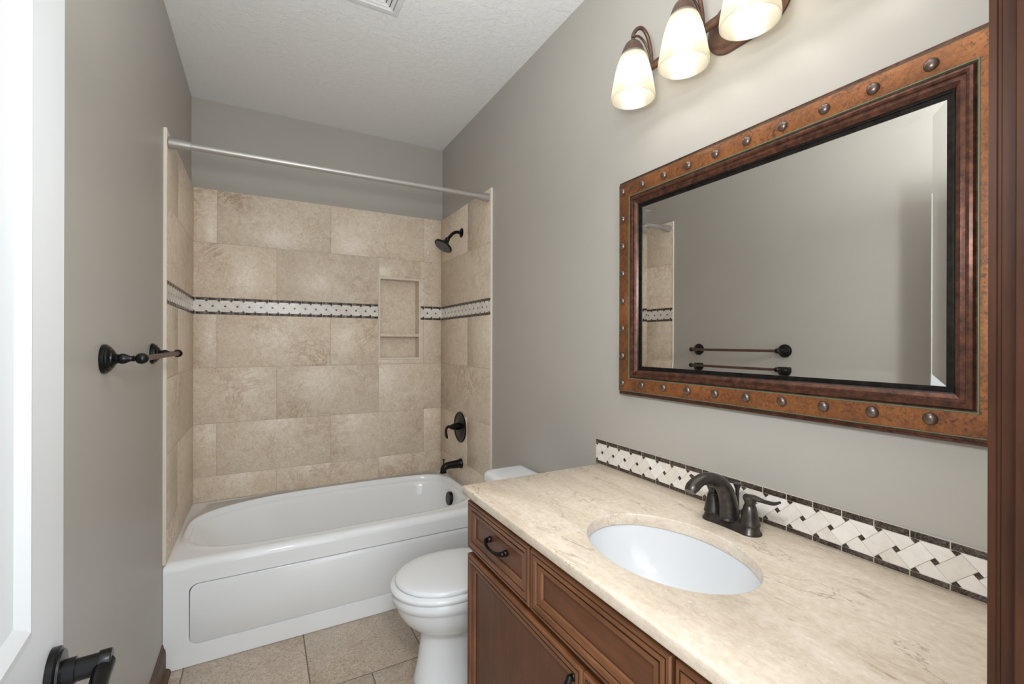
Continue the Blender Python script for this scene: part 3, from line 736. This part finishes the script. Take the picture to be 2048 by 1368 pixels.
d1 = front((-2.2015, -1.811, 0.712, 0.867), 'drawer', 'panel_h'); pull(d1, -2.013, 0.793)
front((-2.6585, -2.2095, 0.712, 0.867), 'false_front', 'panel_h')
d2 = front((-3.024, -2.6675, 0.712, 0.867), 'drawer', 'panel_h'); pull(d2, -2.845, 0.793)
do1 = front((-2.421, -1.811, 0.112, 0.693), 'cabinet_door', 'panel_v'); pull(do1, -2.384, 0.602, True)
do2 = front((-3.024, -2.4245, 0.112, 0.693), 'cabinet_door', 'panel_v'); pull(do2, -2.461, 0.602, True)

# ------------------------------------------------------------------ countertop with the oval cut-out
CT0, CT1 = 0.882, 0.912
CX0, CX1, CY0, CY1 = 0.942, W - 0.001, -3.027, -1.794
SX, SY, SA, SB = 1.187, -2.436, 0.212, 0.158          # sink oval: half length along y, half width along x
N = 96
def ov(k, z, d=0.0): 
    a = 2*PI*(k + 0.5)/N; return (SX + (SB + d)*math.cos(a), SY + (SA + d)*math.sin(a), z)
def outr(z, d=0.0):
    R = []
    for k in range(N):
        p = ov(k, z); dx, dy = p[0]-SX, p[1]-SY; t = 1e9
        x0, x1, y0, y1 = CX0 + d, CX1 - d, CY0 + d, CY1 - d
        if dx > 1e-9: t = min(t, (x1-SX)/dx)
        if dx < -1e-9: t = min(t, (x0-SX)/dx)
        if dy > 1e-9: t = min(t, (y1-SY)/dy)
        if dy < -1e-9: t = min(t, (y0-SY)/dy)
        R.append([SX+dx*t, SY+dy*t, z])
    for cx, cy in ((x0,y0),(x1,y0),(x1,y1),(x0,y1)):
        k = min(range(N), key=lambda i: (R[i][0]-cx)**2 + (R[i][1]-cy)**2); R[k] = [cx, cy, z]
    return R
mb = MB()
e = 0.005
rs = [[ov(k, CT0) for k in range(N)], [ov(k, CT1 - 0.003) for k in range(N)], [ov(k, CT1 - 0.0008, 0.001) for k in range(N)], [ov(k, CT1, 0.003) for k in range(N)],
      outr(CT1, e), outr(CT1 - 0.0010, 0.0022), outr(CT1 - 0.0035, 0.0003), outr(CT1 - 0.0055, 0.0), outr(CT0 + 0.006, 0.0), outr(CT0 + 0.003, 0.0015), outr(CT0, 0.005), [ov(k, CT0) for k in range(N)]]
mb.rings(rs, True)
ct = mb.build('countertop', [M['counter']], None, (SX, SY, CT0), angle=50)
tag(ct, 'cream marble vanity countertop with an oval cut-out for the sink', 'countertop')

# ------------------------------------------------------------------ undermount sink
mb = MB()
def sring(k_, z): return [(SX + (SB*k_ + 0.004)*math.cos(2*PI*k/N), SY + (SA*k_ + 0.004)*math.sin(2*PI*k/N), z) for k in range(N)]
prof = [(1.10, 0.8815), (1.0, 0.8815), (0.985, 0.870), (0.96, 0.845), (0.91, 0.812), (0.83, 0.780), (0.70, 0.754), (0.50, 0.738), (0.28, 0.731), (0.12, 0.729)]
rs = [sring(k_, z) for k_, z in prof]
back = [(0.12, 0.717), (0.30, 0.718), (0.53, 0.726), (0.74, 0.742), (0.88, 0.770), (0.96, 0.806), (1.01, 0.842), (1.10, 0.872), (1.10, 0.8815)]
rs += [sring(k_, z) for k_, z in back]
mb.rings(rs, True)
sk = thing('sink', (SX, SY, 0.717), 'white oval undermount sink below the marble countertop', 'sink')
mb.build('sink_bowl', [M['sinkw']], sk, angle=60)
mb = MB(); mb.lathe((SX, SY, 0.7285), (0, 0, 1), [(0.024, -0.008), (0.031, 0.002), (0.028, 0.004), (0.018, 0.003)], 28); mb.build('sink_drain', [M['bronze']], sk)

# ------------------------------------------------------------------ faucet
FX, FY = 1.428, -2.431; Z0 = CT1 + 0.0004
fa = thing('faucet', (FX, FY, CT1), 'dark bronze two-handle faucet behind the oval sink', 'faucet')
def baseout(d, z, n=24):
    P = []; L = 0.0525; R = 0.0275 - d
    for s, a0 in ((1, 0), (-1, PI)):
        for i in range(n + 1):
            a = a0 + PI*i/n; P.append((FX + R*math.cos(a), FY + s*L + R*math.sin(a), z))
        for i in range(1, 6):                          # slight waist on each long side
            f = i/6; w = R - 0.0035*math.sin(PI*f); P.append((FX - s*w, FY + s*L*(1 - 2*f), z))
    return P
mb = MB(); mb.rings([baseout(0, Z0), baseout(0.0005, Z0+0.004), baseout(0.004, Z0+0.007), baseout(0.0065, Z0+0.018), baseout(0.0085, Z0+0.021)], True, True, True); mb.build('base_plate', [M['bronze']], fa, angle=45)
mb = MB()
pth = bez([(FX - 0.006, FY, Z0+0.019), (FX - 0.006, FY, Z0+0.026), (FX - 0.010, FY, Z0+0.062), (FX - 0.024, FY, Z0+0.095), (FX - 0.052, FY, Z0+0.122), (FX - 0.088, FY, Z0+0.135), (FX - 0.121, FY, Z0+0.133), (FX - 0.145, FY, Z0+0.121), (FX - 0.155, FY, Z0+0.111)], 6)
rad = lerp_list([0.0300, 0.0275, 0.0250, 0.0215, 0.0172, 0.0140, 0.0135, 0.0140, 0.0105], 6)
mb.tube(pth, rad, 28, flat=lerp_list([0.80, 0.80, 0.80, 0.86, 1.0, 1.15, 1.25, 1.25, 1.35], 6), ref=(0, 1, 0))
mb.build('spout', [M['bronze']], fa, angle=50)
for s in (-1, 1):
    mb = MB(); y = FY + s*0.0525
    mb.lathe((FX, y, Z0 + 0.020), (0, 0, 1), [(0.0235, 0), (0.024, 0.003), (0.0225, 0.007), (0.0185, 0.028), (0.0145, 0.047), (0.0125, 0.049), (0.0125, 0.052)], 36)
    h = mb.build('handle', [M['bronze']], fa)
    mb = MB(); mb.lathe((FX, y, Z0 + 0.0715), (0, 0, 1), [(0.0115, 0), (0.0125, 0.004), (0.0155, 0.012), (0.0165, 0.017), (0.012, 0.0205), (0.003, 0.0215)], 28)
    zz = Z0 + 0.088
    mb.tube(bez([(FX, y - s*0.012, zz + 0.001), (FX, y + s*0.010, zz + 0.002), (FX, y + s*0.035, zz + 0.001), (FX, y + s*0.060, zz + 0.003), (FX, y + s*0.074, zz + 0.010)], 6), lerp_list([0.010, 0.012, 0.0085, 0.0085, 0.006], 6), 20, flat=lerp_list([0.55, 0.55, 0.5, 0.5, 0.5], 6))
    mb.build('lever', [M['bronze']], h)
mb = MB(); mb.lathe((FX + 0.026, FY, Z0 + 0.018), (0, 0, 1), [(0.0048, 0), (0.0048, 0.066), (0.0058, 0.074), (0.0100, 0.084), (0.0105, 0.087), (0.0060, 0.0875)], 20); mb.build('lift_rod', [M['bronze']], fa)

# ------------------------------------------------------------------ backsplash
bs = thing('backsplash', (W - 0.005, -2.41, CT1), 'low basket-weave mosaic backsplash with dark brown borders behind the faucet', 'backsplash')
mapS = lambda u, v, h: (W - 0.0005 - h, u, v)
mb = MB(); slab(mb, mapS, (-3.026, -1.781, CT1 + 0.0003, 1.0075), 0, 0.0072, 0.0006)
mb.build('grout_bed', [M['mgrout']], bs)
w, st1, st2 = MB(), MB(), MB()
mosaic_pieces(w, w, mapS, -3.026, -1.7815, 0.959, 0.0328, -1.818, 0.005, 0.0085)
strip_pieces(st1, mapS, -3.026, -1.7815, 0.993, 1.0065, -1.8405, 0.003, 0.0088)
strip_pieces(st2, mapS, -3.026, -1.7815, CT1 + 0.0025, 0.925, -1.8405, 0.003, 0.0088)
w.build('basket_weave', [M['weave'], M['emp']], bs)
o = st1.build('border_strip', [M['emp']], bs); o = st2.build('border_strip', [M['emp']], bs)

# ------------------------------------------------------------------ framed mirror
MY0, MY1, MZ_0, MZ_1 = -2.946, -1.924, 1.199, 1.964
mi = thing('mirror', (W - 0.02, (MY0+MY1)/2, MZ_0), 'wide rectangular mirror in a copper frame studded with nail heads, above the countertop', 'mirror')
mapM = lambda u, v, h: (W - 0.001 - h, u, v)
RECT = (MY0, MY1, MZ_0, MZ_1)
mb = MB()
sweep_frame(mb, mapM, RECT, [(0.004, 0), (0.0, 0.004), (0.0, 0.016), (0.002, 0.0190), (0.0065, 0.0195), (0.0085, 0.0225), (0.0135, 0.0240), (0.0155, 0.0330), (0.0175, 0.0372), (0.0185, 0.036)], [0, 0, 0, 0, 0, 0, 0, 2, 2], bs=0.91)
sweep_frame(mb, mapM, RECT, [(0.0185, 0.036), (0.0195, 0.0365), (0.0640, 0.0365), (0.0655, 0.036)], [1, 1, 1], bs=0.91)
sweep_frame(mb, mapM, RECT, [(0.0655, 0.036), (0.0665, 0.0372), (0.0680, 0.0372), (0.0690, 0.034), (0.0710, 0.0335), (0.0745, 0.0385), (0.0790, 0.0400), (0.0835, 0.0385), (0.0855, 0.0345), (0.0875, 0.0345), (0.0925, 0.0350), (0.0970, 0.0320), (0.1005, 0.0290), (0.1035, 0.0262), (0.1055, 0.0262), (0.1062, 0.0240), (0.1150, 0.0232), (0.1155, 0.0190)],
            [2, 2, 2] + [0]*9 + [3]*5, bs=0.91)
frame = mb.build('mirror_frame', [M['mould'], M['copper'], M['green'], M['pull']], mi, angle=35)
GL = (MY0 + 0.113, MY1 - 0.113, MZ_0 + 0.1025, MZ_1 - 0.113)
mb = MB(); sweep_frame(mb, mapM, (GL[0], GL[1], GL[2], GL[3]), [(0, 0.004), (0, 0.0209), (0.024, 0.0200)], [0, 0], 0)
mb.build('mirror_glass', [M['mirror']], mi, smooth=False)
nm = None
def nail(u, v):
    global nm
    if nm is None:
        mb = MB(); mb.lathe((0, 0, 0), (-1, 0, 0), [(0.0118, 0), (0.0122, 0.0012), (0.0115, 0.0035), (0.0095, 0.0062), (0.006, 0.0082), (0.002, 0.0090)], 28, cap0=False)
        nm = mb.build('nail_head', [M['nail']], mi); o = nm
    else:
        o = nm.copy(); COL.objects.link(o); o.parent = mi
    o.location = Vector(mapM(u, v, 0.0366)) - ORG[mi.name] + ORG[mi.name] * 0
us = [-1.960 - k * (2.907 - 1.960) / 10 for k in range(11)]
vs = [1.241 + k * (1.920 - 1.241) / 7 for k in range(8)]
for u in us: nail(u, vs[0]); nail(u, vs[-1])
for v in vs[1:-1]: nail(us[0], v); nail(us[-1], v)
nm_first = nm
# first nail was built with the mirror's origin folded into its mesh: move it so its mesh is centred
for vtx in nm.data.vertices: vtx.co = vtx.co + ORG[mi.name]

# ------------------------------------------------------------------ four-light vanity fixture
LYC = -2.410; LX = 1.388; BX = 1.468; BZ = 2.281
vl = thing('vanity_light', (W, LYC, BZ), 'four-light bronze vanity fixture with amber glass bell shades above the mirror', 'wall light')
def pill(d, h, n=20):
    L, R = 0.052, 0.071 - d; P = []
    for s, a0 in ((1, -PI/2), (-1, PI/2)):
        for i in range(n + 1):
            a = a0 + PI*i/n; P.append((W - 0.0006 - h, LYC + s*L + (R*math.cos(a)), BZ - 0.002 + R*math.sin(a)))
    return P
mb = MB(); mb.rings([pill(0, 0), pill(0, 0.006), pill(0.004, 0.010), pill(0.010, 0.011), pill(0.014, 0.015), pill(0.020, 0.022), pill(0.034, 0.027), pill(0.060, 0.029)], True, True, True); mb.build('backplate', [M['rust']], vl, angle=40)
mb = MB(); mb.lathe((BX, LYC - 0.335, BZ), (0, 1, 0), [(0.006, 0), (0.0125, 0.003), (0.0125, 0.667), (0.006, 0.670)], 24)
mb.lathe((W - 0.027, LYC, BZ), (-1, 0, 0), [(0.014, 0), (0.011, 0.020), (0.011, 0.030)], 20); mb.build('bar', [M['rust']], vl)
for k in range(4):
    y = -2.113 - 0.1965*k
    mb = MB()
    mb.tube(bez([(BX, y, BZ + 0.008), (BX - 0.004, y, BZ + 0.050), (BX - 0.018, y, BZ + 0.092), (BX - 0.040, y, BZ + 0.110), (BX - 0.062, y, BZ + 0.102), (LX + 0.001, y, BZ + 0.078), (LX, y, BZ + 0.050)], 8), 0.0062, 14)
    mb.tube(bez([(BX - 0.003, y, BZ + 0.010), (BX - 0.012, y, BZ + 0.042), (BX - 0.032, y, BZ + 0.070), (BX - 0.054, y, BZ + 0.080), (BX - 0.072, y, BZ + 0.074), (LX + 0.003, y, BZ + 0.060)], 8), 0.0036, 12)
    mb.build('arm', [M['rust']], vl)
    mb = MB(); mb.lathe((LX, y, 2.337), (0, 0, -1), [(0.008, 0), (0.016, 0.002), (0.024, 0.010), (0.030, 0.022), (0.035, 0.036), (0.0385, 0.050), (0.0375, 0.0505), (0.033, 0.036), (0.026, 0.018), (0.010, 0.012)], 36); mb.build('shade_holder', [M['rust']], vl)
    mb = MB()
    out = [(0.0335, 2.299), (0.0405, 2.283), (0.0480, 2.260), (0.0550, 2.230), (0.0605, 2.197), (0.0640, 2.178), (0.0652, 2.165), (0.0648, 2.155)]
    out = [(r * 1.04, z) for r, z in out]; prof = [(r, z) for r, z in out] + [(0.0660, 2.1543)] + [(r - 0.0026, z) for r, z in out[::-1]]
    mb.lathe((LX, y, 0), (0, 0, 1), prof, 56, cap0=False, cap1=False)
    sh_ = mb.build('glass_shade', [M['shade']], vl, angle=60)
    mb = MB(); mb.lathe((LX, y, 0), (0, 0, 1), [(0.0005, 2.168), (0.010, 2.1695), (0.020, 2.175), (0.0265, 2.184), (0.0285, 2.196), (0.027, 2.210), (0.021, 2.228), (0.0145, 2.248), (0.013, 2.266)], 32); mb.build('bulb', [M['bulb']], vl, angle=60)
